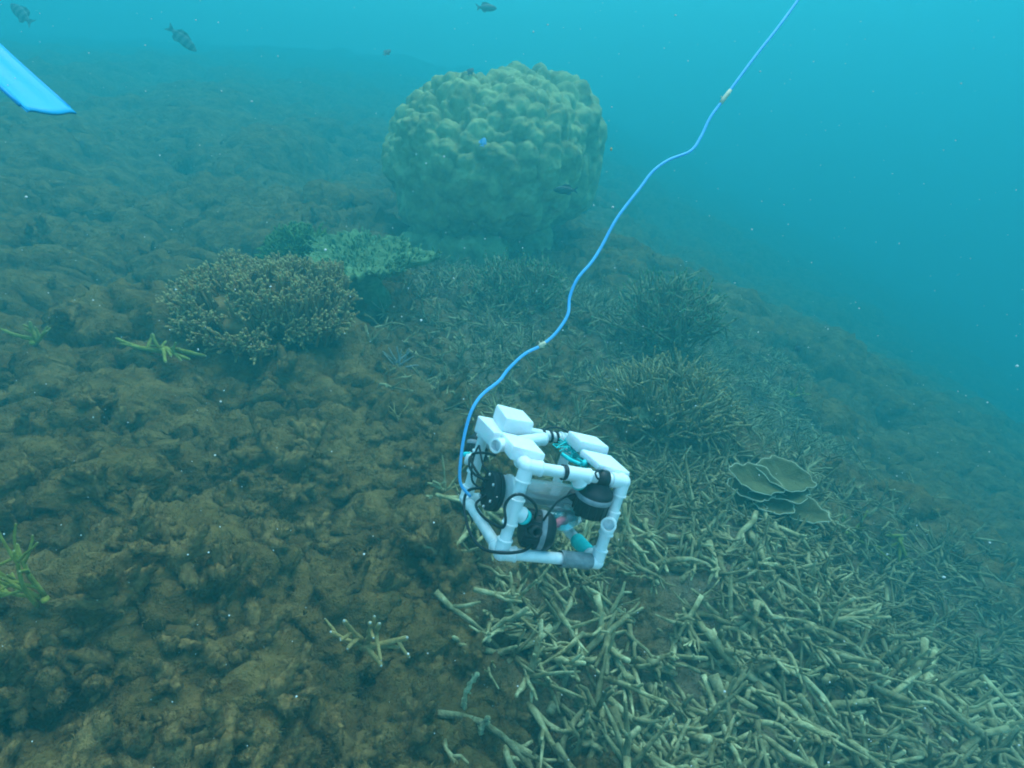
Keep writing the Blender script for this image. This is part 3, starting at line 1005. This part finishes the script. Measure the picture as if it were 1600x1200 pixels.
def corner(sx, sy, sz):
    c = np.array([sx * HX, sy * HY, sz * HZ])
    b = MB()
    V, F = icos(3)
    b.add(V * FR * 1.02 + c, F)
    for ax, s in ((0, sx), (1, sy), (2, sz)):
        d = np.zeros(3); d[ax] = -s
        b.add(*socket(c, d, 0.034))
    return flat_edges(obj('corner_elbow', b.mesh('corner_elbow', M['pvcfit']), ROV))
for sx in (-1, 1):
    for sy in (-1, 1):
        pipe((sx * HX, sy * HY, -HZ + 0.02), (sx * HX, sy * HY, HZ - 0.02))
        for sz in (-1, 1):
            corner(sx, sy, sz)
for sz in (-1, 1):
    for s in (-1, 1):
        pipe((-HX + 0.02, s * HY, sz * HZ), (HX - 0.02, s * HY, sz * HZ))
        pipe((s * HX, -HY + 0.02, sz * HZ), (s * HX, HY - 0.02, sz * HZ))
def tee(c, ax, d, L=0.03, open_=False, Lb=0.026):
    c = np.array(c, float); ax = np.array(ax, float); d = np.array(d, float); d /= np.linalg.norm(d)
    b = MB()
    b.add(*socket(c, ax, L)); b.add(*socket(c, -ax, L))
    b.add(*socket(c, d, Lb, open_=open_))
    return flat_edges(obj('tee_fitting', b.mesh('tee_fitting', M['pvcfit']), ROV))
tee((0.002, -HY, HZ), (1, 0, 0), (0.55, 0.1, -0.75))           # front top rail, carries a thruster
tee((-HX, -HY, -0.002), (0, 0, 1), (0.85, 0.1, -0.25))          # front left upright, carries a thruster
tee((HX, -HY, 0.0), (0, 0, 1), (-0.55, -0.75, 0.12), open_=True, Lb=0.034)
tee((-HX, HY, 0.0), (0, 0, 1), (-0.7, 0.7, 0.0))
# open cross pipe through the left floats
fl = MB()
c = np.array([-0.098, -0.01, 0.112])
d1 = np.array([-0.70, -0.48, -0.02]); d1 /= np.linalg.norm(d1)
fl.add(*socket(c, d1, 0.088, 0.0158, open_=True))
fl.add(*socket(c, -d1 + np.array([0.25, -0.1, 0.1]), 0.090, 0.0158, open_=True))
flat_edges(obj('cross_tee', fl.mesh('cross_tee', M['pvcfit']), ROV))

def slab(name, lo, hi, rot=(0, 0, 0), bev=0.006, m='foam', seed=1, parent=ROV):
    V, F = box_np(-(np.array(hi) - lo) / 2, (np.array(hi) - lo) / 2, bev)
    V = V + 0.0028 * np.stack([fbm(V * 28 + seed, 2, seed), fbm(V * 40 + seed, 2, seed + 1), fbm(V * 40 + seed, 2, seed + 2)], -1)
    o = obj(name, mesh_np(name, V, F, M[m], True), parent, (np.array(hi) + lo) / 2, [R(a) for a in rot])
    return flat_edges(o, 30)
slab('float_block', np.array([-0.118, 0.030, 0.118]), np.array([-0.045, 0.140, 0.158]), (0, 0, -6), seed=2)
slab('float_block', np.array([-0.150, 0.020, 0.080]), np.array([-0.085, 0.145, 0.118]), (0, 0, 2), seed=5)
slab('float_block', np.array([-0.150, -0.122, 0.100]), np.array([-0.072, -0.012, 0.130]), (0, 3, -6), seed=8)
slab('float_block', np.array([0.070, -0.012, 0.110]), np.array([0.148, 0.075, 0.142]), (0, 0, -6), seed=11)
slab('float_block', np.array([0.060, -0.126, 0.108]), np.array([0.148, -0.022, 0.125]), (0, 3, -3), seed=14)

# clear housing tube with black flange
def housing():
    c = np.array([0, 0.0, -0.012])
    X1 = (1, 0, 0)
    root = part('housing_tube', lathe([(0.030, -0.082), (0.0375, -0.082), (0.0375, 0.105), (0.030, 0.105), (0.030, -0.082)], X1, c, 40), M['clear'])
    flat_edges(root)
    part('inner_board', box_np((-0.06, -0.018, -0.018), (0.09, 0.018, -0.014), 0.001), M['greyband'], root)
    part('battery', box_np((-0.03, -0.014, -0.030), (0.07, 0.014, -0.0185), 0.003), M['duct'], root)
    part('collar', lathe([(0, -0.106), (0.036, -0.106), (0.036, -0.086), (0.0395, -0.086), (0.0395, -0.078), (0, -0.078)], X1, c, 36), M['pvcfit'], root)
    f = part('flange', lathe([(0, -0.132), (0.044, -0.132), (0.047, -0.129), (0.047, -0.120), (0.045, -0.119), (0.045, -0.117), (0.047, -0.116), (0.047, -0.107), (0.044, -0.105), (0, -0.105)], X1, c + np.array([0, 0, -0.006]), 36), M['black'])
    flat_edges(f)
    for k in range(6):
        a = k * math.pi / 3 + 0.3
        p = c + np.array([-0.132, 0.038 * math.cos(a), 0.038 * math.sin(a) - 0.006])
        V, F = lathe([(0.0, -0.004), (0.0038, -0.004), (0.004, 0.0), (0.0, 0.0)], X1, p, 10)
        part('bolt', (V, F), M['metal'], f)
        p2 = p + np.array([0.028, 0, 0])
        V, F = lathe([(0.0, 0.003), (0.0036, 0.003), (0.0036, 0.0), (0.0, 0.0)], X1, p2, 10)
        part('bolt', (V, F), M['metal'], f)
    part('end_cap', lathe([(0, 0.100), (0.040, 0.100), (0.040, 0.118), (0.030, 0.122), (0, 0.122)], X1, c, 36), M['black'], root)
housing()

def thruster(c, axis, r, L, arm, seed, cone=True):
    axis = np.array(axis, float); axis /= np.linalg.norm(axis)
    c = np.array(c, float)
    prof = [(0, -L / 2), (r * 0.62, -L / 2), (r * 0.86, -L * 0.44), (r * 0.95, -L * 0.30), (r * 0.97, -L * 0.02), (r, 0.0), (r, L * 0.25), (r * 0.94, L * 0.31)]
    if cone:
        prof += [(r * 0.80, L * 0.36), (r * 0.62, L * 0.50), (r * 0.46, L * 0.60), (r * 0.30, L * 0.64), (0, L * 0.64)]
    else:
        prof += [(r * 0.86, L * 0.40), (r * 0.70, L * 0.46), (0, L * 0.48)]
    root = flat_edges(part('thruster', lathe(prof, axis, c, 36), M['black']), 40)
    part('band', lathe([(r * 1.0, L * 0.02), (r * 1.025, L * 0.03), (r * 1.025, L * 0.16), (r * 1.0, L * 0.17)], axis, c, 36), M['greyband'], root)
    # ribs of the strainer end
    b = MB()
    u = np.cross(axis, [0.3, 0.2, 0.9]); u /= np.linalg.norm(u)
    v = np.cross(axis, u)
    for k in range(14):
        a = k * 2 * math.pi / 14
        q = c + (u * math.cos(a) + v * math.sin(a)) * r * 0.955
        b.add(*tube(np.array([q - axis * L * 0.40, q - axis * L * 0.05]), 0.0022, 6))
    obj('rib', b.mesh('rib', M['black']), root)
    # outlet stub
    q = c - axis * L * 0.22 + u * r * 0.8
    V, F = lathe([(0, 0), (r * 0.30, 0), (r * 0.30, r * 0.62), (r * 0.2, r * 0.62), (r * 0.2, r * 0.3), (0, r * 0.3)], u + 0.2 * axis, q, 18)
    part('outlet', (V, F), M['black'], root)
    a0, a1 = np.array(arm[0], float), np.array(arm[1], float)
    d = a1 - a0
    pipe(a0, a1, 0.0125, 'arm', 'black', root)
    V, F = lathe([(0.0138, 0), (0.0178, 0.001), (0.0178, 0.010), (0.0138, 0.011)], d, a0 + d / np.linalg.norm(d) * 0.002, 20)
    part('tape_ring', (V, F), M['cyan'], root)
    return root
t_right = thruster((0.068, -0.128, 0.046), (-0.06, -0.12, 1), 0.041, 0.084, ((0.010, -0.137, 0.086), (0.05, -0.13, 0.055)), 1)
t_left = thruster((-0.038, -0.112, -0.050), (1, -0.28, 0.05), 0.044, 0.080, ((-0.098, -0.137, -0.010), (-0.06, -0.118, -0.035)), 2, cone=False)
t_back = thruster((-0.110, 0.190, 0.022), (0.2, 0.5, 1), 0.030, 0.075, ((-0.125, 0.145, 0.0), (-0.115, 0.175, 0.015)), 3)

# tape, straps, ties
def band(c, d, r, L, m, name, seed=0):
    r_ = np.random.default_rng(seed)
    prof = [(r * 0.96, -L / 2)] + [(r * (1 + 0.035 * r_.uniform(-1, 1)), -L / 2 + L * (i + 0.5) / 9) for i in range(9)] + [(r * 0.96, L / 2)]
    return part(name, lathe(prof, d, c, 28), M[m])
band((0.066, -HY, -HZ), (1, 0, 0), 0.0188, 0.078, 'duct', 'duct_tape', 1)
band((0.030, -HY, -HZ), (1, 0, 0), 0.0194, 0.012, 'duct', 'duct_tape', 2)
band((HX, -0.070, -HZ), (0, 1, 0), 0.0182, 0.070, 'cyan', 'cyan_tape', 3)
band((-0.032, -HY, HZ), (1, 0, 0.08), 0.0168, 0.011, 'black', 'black_tape', 4)
V, F = lathe([(0.013, -0.014), (0.0178, -0.013), (0.0195, 0.013), (0.013, 0.014)], (1, 0, 0), (0.064, -HY, HZ), 24)
part('mount_strap', (V, F), M['black'])
for xx in (0.035, 0.060, 0.078):
    V, F = lathe([(0.0135, -0.003), (0.0172, -0.003), (0.0172, 0.003), (0.0135, 0.003)], (1, 0.1, 0.25 if xx > 0.05 else 0), (xx, HY, HZ), 22)
    part('cable_tie', (V, F), M['rubber'])

def cable(name, pts, r=0.0032, m='rubber', n=9):
    return part(name, tube(catmull(pts, n), r, 8), M[m])
# cable runs on the left side and round the thrusters
cable('cable', [(-0.128, 0.02, -0.01), (-0.150, 0.05, 0.005), (-0.158, 0.085, 0.020), (-0.152, 0.10, 0.032), (-0.142, 0.06, 0.052), (-0.138, 0.0, 0.07)])
cable('cable', [(-0.128, 0.01, 0.005), (-0.150, 0.04, -0.002), (-0.155, 0.09, 0.000), (-0.150, 0.12, 0.012), (-0.140, 0.14, 0.012)])
cable('cable', [(-0.135, 0.02, -0.02), (-0.158, 0.05, -0.045), (-0.162, 0.04, -0.080), (-0.165, -0.04, -0.105), (-0.158, -0.11, -0.107), (-0.135, -0.157, -0.092), (-0.085, -0.160, -0.082), (-0.045, -0.135, -0.072)], 0.0036)
cable('cable', [(-0.132, 0.0, -0.03), (-0.150, 0.0, -0.055), (-0.150, -0.05, -0.06), (-0.148, -0.12, -0.046), (-0.144, -0.155, -0.035), (-0.146, -0.165, -0.015), (-0.150, -0.15, 0.010), (-0.145, -0.155, 0.035),
                (-0.128, -0.162, 0.046), (-0.100, -0.165, 0.036), (-0.078, -0.155, 0.015), (-0.062, -0.13, -0.015)])
cable('cable', [(-0.044, -0.135, -0.02), (-0.046, -0.150, 0.004), (-0.034, -0.150, 0.032), (-0.012, -0.140, 0.044), (0.020, -0.115, 0.045), (0.05, -0.10, 0.045)], 0.0028)
cable('cable', [(0.088, -0.105, 0.096), (0.078, -0.125, 0.112), (0.055, -0.145, 0.121), (0.035, -0.155, 0.116), (0.045, -0.158, 0.104), (0.072, -0.13, 0.10)], 0.0022)
cable('cable', [(0.040, 0.13, 0.085), (0.045, 0.152, 0.112), (0.085, 0.150, 0.125), (0.115, 0.09, 0.118), (0.10, 0.02, 0.10)], 0.0028)
cable('cable', [(-0.125, 0.015, 0.015), (-0.146, 0.03, 0.03), (-0.150, 0.07, 0.055), (-0.140, 0.11, 0.050), (-0.148, 0.10, 0.015), (-0.152, 0.06, -0.02), (-0.135, 0.03, -0.03)], 0.0026)
part('plug', tube(np.array([(-0.140, 0.150, 0.012), (-0.146, 0.166, 0.006)]), 0.0075, 12), M['cyan'])
# cyan netting wound round the right rail
r = np.random.default_rng(91)
b = MB()
for k in range(26):
    a = r.uniform(0, 1); y0 = 0.085 - 0.155 * a
    x0 = 0.055 + 0.03 * math.sin(a * 3.1)
    pts = [(x0 + r.normal(0, 0.015), y0 + r.normal(0, 0.02), 0.10 + r.normal(0, 0.008)) for _ in range(4)]
    b.add(*tube(catmull(pts, 4), 0.0016, 5))
obj('cyan_netting', b.mesh('cyan_netting', M['cyan']), ROV)
cable('cyan_rope', [(0.085, 0.098, 0.108), (0.105, 0.065, 0.112), (0.108, 0.03, 0.110), (0.098, -0.005, 0.108), (0.080, -0.04, 0.107), (0.060, -0.062, 0.104)], 0.0085, 'cyan')
cable('cyan_rope', [(0.030, -0.002, 0.100), (0.038, -0.03, 0.098), (0.050, -0.058, 0.100)], 0.005, 'cyan')
# clear bottle with cyan and pink windings under the tube
bt = part('ballast_bottle', lathe([(0, 0), (0.026, 0.002), (0.028, 0.01), (0.028, 0.075), (0.020, 0.095), (0.011, 0.105), (0.011, 0.115), (0, 0.115)], (-0.75, -0.5, -0.1), (0.135, 0.02, -0.052), 28), M['clear'])
V, F = tube(catmull([(0.120, 0.012, -0.048), (0.105, -0.012, -0.046), (0.085, -0.022, -0.052), (0.072, -0.022, -0.058)], 6), np.r_[np.linspace(0.006, 0.013, 9), np.linspace(0.013, 0.005, 10)], 10)
part('cyan_winding', (V, F), M['cyan'], bt)
V, F = tube(catmull([(0.075, -0.03, -0.056), (0.055, -0.045, -0.052), (0.042, -0.056, -0.056)], 6), 0.0095, 10)
part('pink_winding', (V, F), M['pink'], bt)

# tether rising to the surface
tp = [(735, 776, 1.44), (719, 752, 1.43), (722, 702, 1.42), (730, 662, 1.42), (740, 635, 1.42), (755, 615, 1.43), (780, 595, 1.44), (795, 576, 1.45), (820, 553, 1.46), (845, 540, 1.47), (868, 521, 1.48),
      (887, 492, 1.49), (890, 465, 1.50), (902, 436, 1.50), (924, 410, 1.51), (940, 385, 1.52), (964, 341, 1.53), (1000, 294, 1.55), (1020, 268, 1.56), (1045, 250, 1.57), (1079, 236, 1.58), (1095, 214, 1.59),
      (1109, 185, 1.60), (1130, 156, 1.61), (1174, 96, 1.63), (1214, 45, 1.65), (1247, 0, 1.67), (1310, -90, 1.70), (1400, -230, 1.75), (1500, -420, 1.8), (1600, -640, 1.86), (1660, -800, 1.9), (1800, -1300, 2.1), (1880, -1700, 2.2)]
TP = np.array([tuple(at(*q)) for q in tp])
te = empty('tether', tuple(TP[0]))
tag(te, 'thin bright blue cable running from the robot up to the surface', 'cable')
obj('cable', mesh_np('cable', *tube(catmull(TP, 7) - TP[0], 0.0038, 10), M['tether']), te)
cc = catmull(TP, 7) - TP[0]
for i in (int(9 * 7), int(23 * 7)):
    seg_ = cc[i - 1:i + 3]
    obj('tape_wrap', mesh_np('tape_wrap', *tube(seg_, np.array([0.0046, 0.0056, 0.0058, 0.0046]), 10, tip=False), M['wrap']), te)
    d = cc[i + 1] - cc[i]; s_ = np.cross(d, np.array(FW)); s_ /= np.linalg.norm(s_)
    obj('tape_end', mesh_np('tape_end', *tube(np.array([cc[i], cc[i] + s_ * 0.010 + d * 0.3]), np.array([0.0022, 0.0014]), 6), M['wrap']), te)

# ------------------------------------------------------------------ the swim fin
def swim_fin():
    tipA = at(123, 181, 1.42)
    a = (RT * -0.76 + UP * 0.655 + FW * 0.05).normalized()
    w = at(47, 178, 1.31) - tipA
    W = w.length
    w = w.normalized()
    w = (w - a * 0.0)
    nrm = a.cross(w).normalized()
    if nrm.z < 0: nrm = -nrm
    root = empty('swim_fin', tipA)
    tag(root, 'bright sky-blue swim fin entering at the upper left', 'swim fin')
    ns, nw = 30, 14
    Lb = 0.52
    top, bot = [], []
    for i in range(ns):
        s = i / (ns - 1)
        for j in range(nw):
            t = j / (nw - 1)
            wd = W * (1 - 0.25 * s)
            cut = 0.018 * math.sin(math.pi * t) + 0.012 * (2 * t - 1) ** 6
            p = a * (s * Lb + (0.02 - cut) * (1 - s)) + w * (wd * (t - 0.0) + W * 0.125 * s) + nrm * (0.012 * math.cos(2 * math.pi * t * 2) * s * 0.4 + 0.03 * s * s)
            top.append(p + nrm * 0.0025); bot.append(p - nrm * 0.0025)
    V = [tuple(p) for p in top + bot]
    F = []
    o = ns * nw
    for i in range(ns - 1):
        for j in range(nw - 1):
            q = i * nw + j
            F.append((q, q + 1, q + nw + 1, q + nw)); F.append((o + q + nw, o + q + nw + 1, o + q + 1, o + q))
    for i in range(ns - 1):
        for j in (0, nw - 1):
            q = i * nw + j
            F.append((q, q + nw, o + q + nw, o + q))
    for i in (0, ns - 1):
        for j in range(nw - 1):
            q = i * nw + j
            F.append((q, o + q, o + q + 1, q + 1))
    obj('blade', mesh_np('blade', V, F, M['fin']), root)
    for t in (0.0, 1.0):
        pts = [tuple(a * (s * Lb + 0.03) + w * (W * (1 - 0.25 * s) * t + W * 0.125 * s) + nrm * (0.03 * s * s)) for s in np.linspace(0, 1, 12)]
        obj('rail', mesh_np('rail', *tube(np.array(pts), np.linspace(0.004, 0.008, 12), 8), M['finrail']), root)
    # foot pocket, out of the frame
    pts = [tuple(a * (Lb - 0.03 + k) + w * (W * 0.5) + nrm * (0.03 + 0.02 * k / 0.25)) for k in (0.0, 0.05, 0.12, 0.2, 0.26)]
    obj('foot_pocket', mesh_np('foot_pocket', *tube(np.array(pts), np.array([0.045, 0.055, 0.055, 0.05, 0.045]), 20), M['finrail']), root)
swim_fin()

# ------------------------------------------------------------------ fish
def fish_mesh(h, w):
    n, s = 16, 12
    V, F = [], []
    for i in range(n):
        t = i / (n - 1)
        prof = (math.sin(math.pi * min(1, t * 0.93 + 0.02)) ** 0.7) * (1 - 0.25 * t) + 0.02
        for k in range(s):
            a = 2 * math.pi * k / s
            V.append((0.5 - t * 0.82, w * prof * math.cos(a), h * prof * math.sin(a)))
    for i in range(n - 1):
        for k in range(s):
            k2 = (k + 1) % s
            F.append((i * s + k, i * s + k2, (i + 1) * s + k2, (i + 1) * s + k))
    return V, F
def finplate(pts, th=0.008):
    n = len(pts)
    V = [(x, th, z) for x, z in pts] + [(x, -th, z) for x, z in pts]
    b = MB()
    F = [(0, i, i + 1) for i in range(1, n - 1)] + [(n, n + i + 1, n + i) for i in range(1, n - 1)]
    F += [(i, n + i, n + (i + 1) % n) for i in range(n)] + [(i, n + (i + 1) % n, (i + 1) % n) for i in range(n)]
    return V, F
def fish(name, label, px, py, depth, length, ang, yaw, m, h=0.20):
    root = empty(name, at(px, py, depth))
    tag(root, label, 'fish', 'reef fish')
    V, F = fish_mesh(h, 0.085)
    obj('body', mesh_np('body', V, F, M[m]), root)
    for nm, pts in (('tail_fin', [(-0.28, 0.03), (-0.5, h * 0.85), (-0.42, 0.0), (-0.5, -h * 0.85), (-0.28, -0.03)]),
                    ('dorsal_fin', [(0.25, h * 0.80), (0.05, h * 1.32), (-0.15, h * 1.22), (-0.24, h * 0.55), (0.0, h * 0.75)]),
                    ('anal_fin', [(0.02, -h * 0.80), (-0.12, -h * 1.22), (-0.22, -h * 0.9), (-0.24, -h * 0.45)])):
        V, F = finplate(pts)
        obj(nm, mesh_np(nm, V, F, M[m], False), root)
    V, F = icos(2)
    for sg in (-1, 1):
        obj('eye', mesh_np('eye', V * 0.022 + np.array([0.36, sg * 0.055, h * 0.15]), F, M['fishdark']), root)
    # heading: photo angle ang (0 = right, 90 = up), yaw towards or away from the camera
    d = (RT * math.cos(R(ang)) + UP * math.sin(R(ang))) * math.cos(R(yaw)) + FW * math.sin(R(yaw))
    z = UP * math.cos(R(ang)) - RT * math.sin(R(ang))
    if z.dot(UP) < 0: z = -z
    yv = z.cross(d).normalized()
    z = d.cross(yv).normalized()
    root.matrix_world = Matrix.Translation(at(px, py, depth)) @ Matrix((d, yv, z)).transposed().to_4x4() @ Matrix.Scale(length, 4)
fish('reef_fish', 'dark barred fish near the top left, right of the fin', 284, 60, 6.6, 0.36, -40, 15, 'striped', 0.17)
fish('reef_fish', 'dark barred fish cut by the top left corner', 34, 22, 6.4, 0.38, 138, 10, 'striped', 0.17)
fish('reef_fish', 'small dark fish over the top of the boulder coral', 735, 112, 4.6, 0.085, 60, 20, 'fishdark', 0.26)
fish('reef_fish', 'small blue fish in front of the middle of the boulder coral', 755, 222, 4.3, 0.10, 80, 30, 'fishblue', 0.24)
fish('reef_fish', 'dark fish by the right side of the boulder coral', 884, 297, 4.1, 0.165, 176, 10, 'fishdark', 0.18)
fish('reef_fish', 'teal fish hovering beside the pinkish-brown bushy coral', 487, 499, 2.9, 0.095, 175, 10, 'fishteal', 0.27)
fish('reef_fish', 'tiny dark fish over the hazy slope on the right', 1246, 545, 3.4, 0.055, 20, 30, 'fishdark', 0.28)
fish('reef_fish', 'slender pale fish swimming upward below the boulder coral', 645, 406, 3.7, 0.14, 72, 15, 'fishpale', 0.13)
fish('reef_fish', 'faint fish in open water left of the boulder coral', 605, 82, 5.6, 0.11, 60, 30, 'fishdark', 0.24)
fish('reef_fish', 'faint fish in open water at the top centre', 760, 12, 5.6, 0.20, 10, 20, 'fishdark', 0.2)

# ------------------------------------------------------------------ drifting specks
r = np.random.default_rng(123)
oV, oF = icos(1)
b = MB()
for k in range(1100):
    dpt = r.uniform(0.5, 3.6)
    px, py = r.uniform(-200, 1800), r.uniform(-60, 1200)
    p = at(px, py, dpt)
    g = BV.ray_cast(CAM, (p - CAM).normalized())
    if g[0] is not None and (g[0] - CAM).length < (p - CAM).length: continue
    s = r.uniform(0.0006, 0.0013) * (0.6 + 0.4 * dpt) * (1.6 if r.random() < 0.08 else 1)
    b.add(oV * s * r.uniform(0.6, 1.4, 3) + np.array(p), oF)
tag(obj('suspended_particles', b.mesh('suspended_particles', M['speck'])), 'pale specks drifting in the water', 'particles', kind='stuff')
o = obj('drifting_flake', mesh_np('drifting_flake', oV * np.array([0.003, 0.003, 0.0045]), oF, M['orange']), None, at(955, 233, 1.6))
tag(o, 'single orange flake drifting right of the boulder coral', 'flake')

# ------------------------------------------------------------------ the water
wm = bpy.data.materials.new('sea_water')
wm.use_nodes = True
nt = wm.node_tree
for nd in list(nt.nodes):
    if nd.type != 'OUTPUT_MATERIAL': nt.nodes.remove(nd)
pv = nt.nodes.new('ShaderNodeVolumePrincipled')
pv.inputs['Color'].default_value = WATER_COLOR
pv.inputs['Absorption Color'].default_value = WATER_ABSORB
pv.inputs['Density'].default_value = WATER_DENSITY
pv.inputs['Anisotropy'].default_value = WATER_ANISO
nt.links.new(pv.outputs['Volume'], nt.nodes['Material Output'].inputs['Volume'])
zlo = float(G[:, 2].min()) - 1.0
bxv, bxf = [], [(0, 3, 2, 1), (4, 5, 6, 7), (0, 1, 5, 4), (1, 2, 6, 5), (2, 3, 7, 6), (3, 0, 4, 7)]
for z in (zlo, SURFACE_Z):
    bxv += [(-27, -4.5, z), (27, -4.5, z), (27, 31, z), (-27, 31, z)]
hz = obj('haze', mesh_np('haze', bxv, bxf, wm, False))
tag(hz, 'blue-green sea water around everything', kind='stuff')
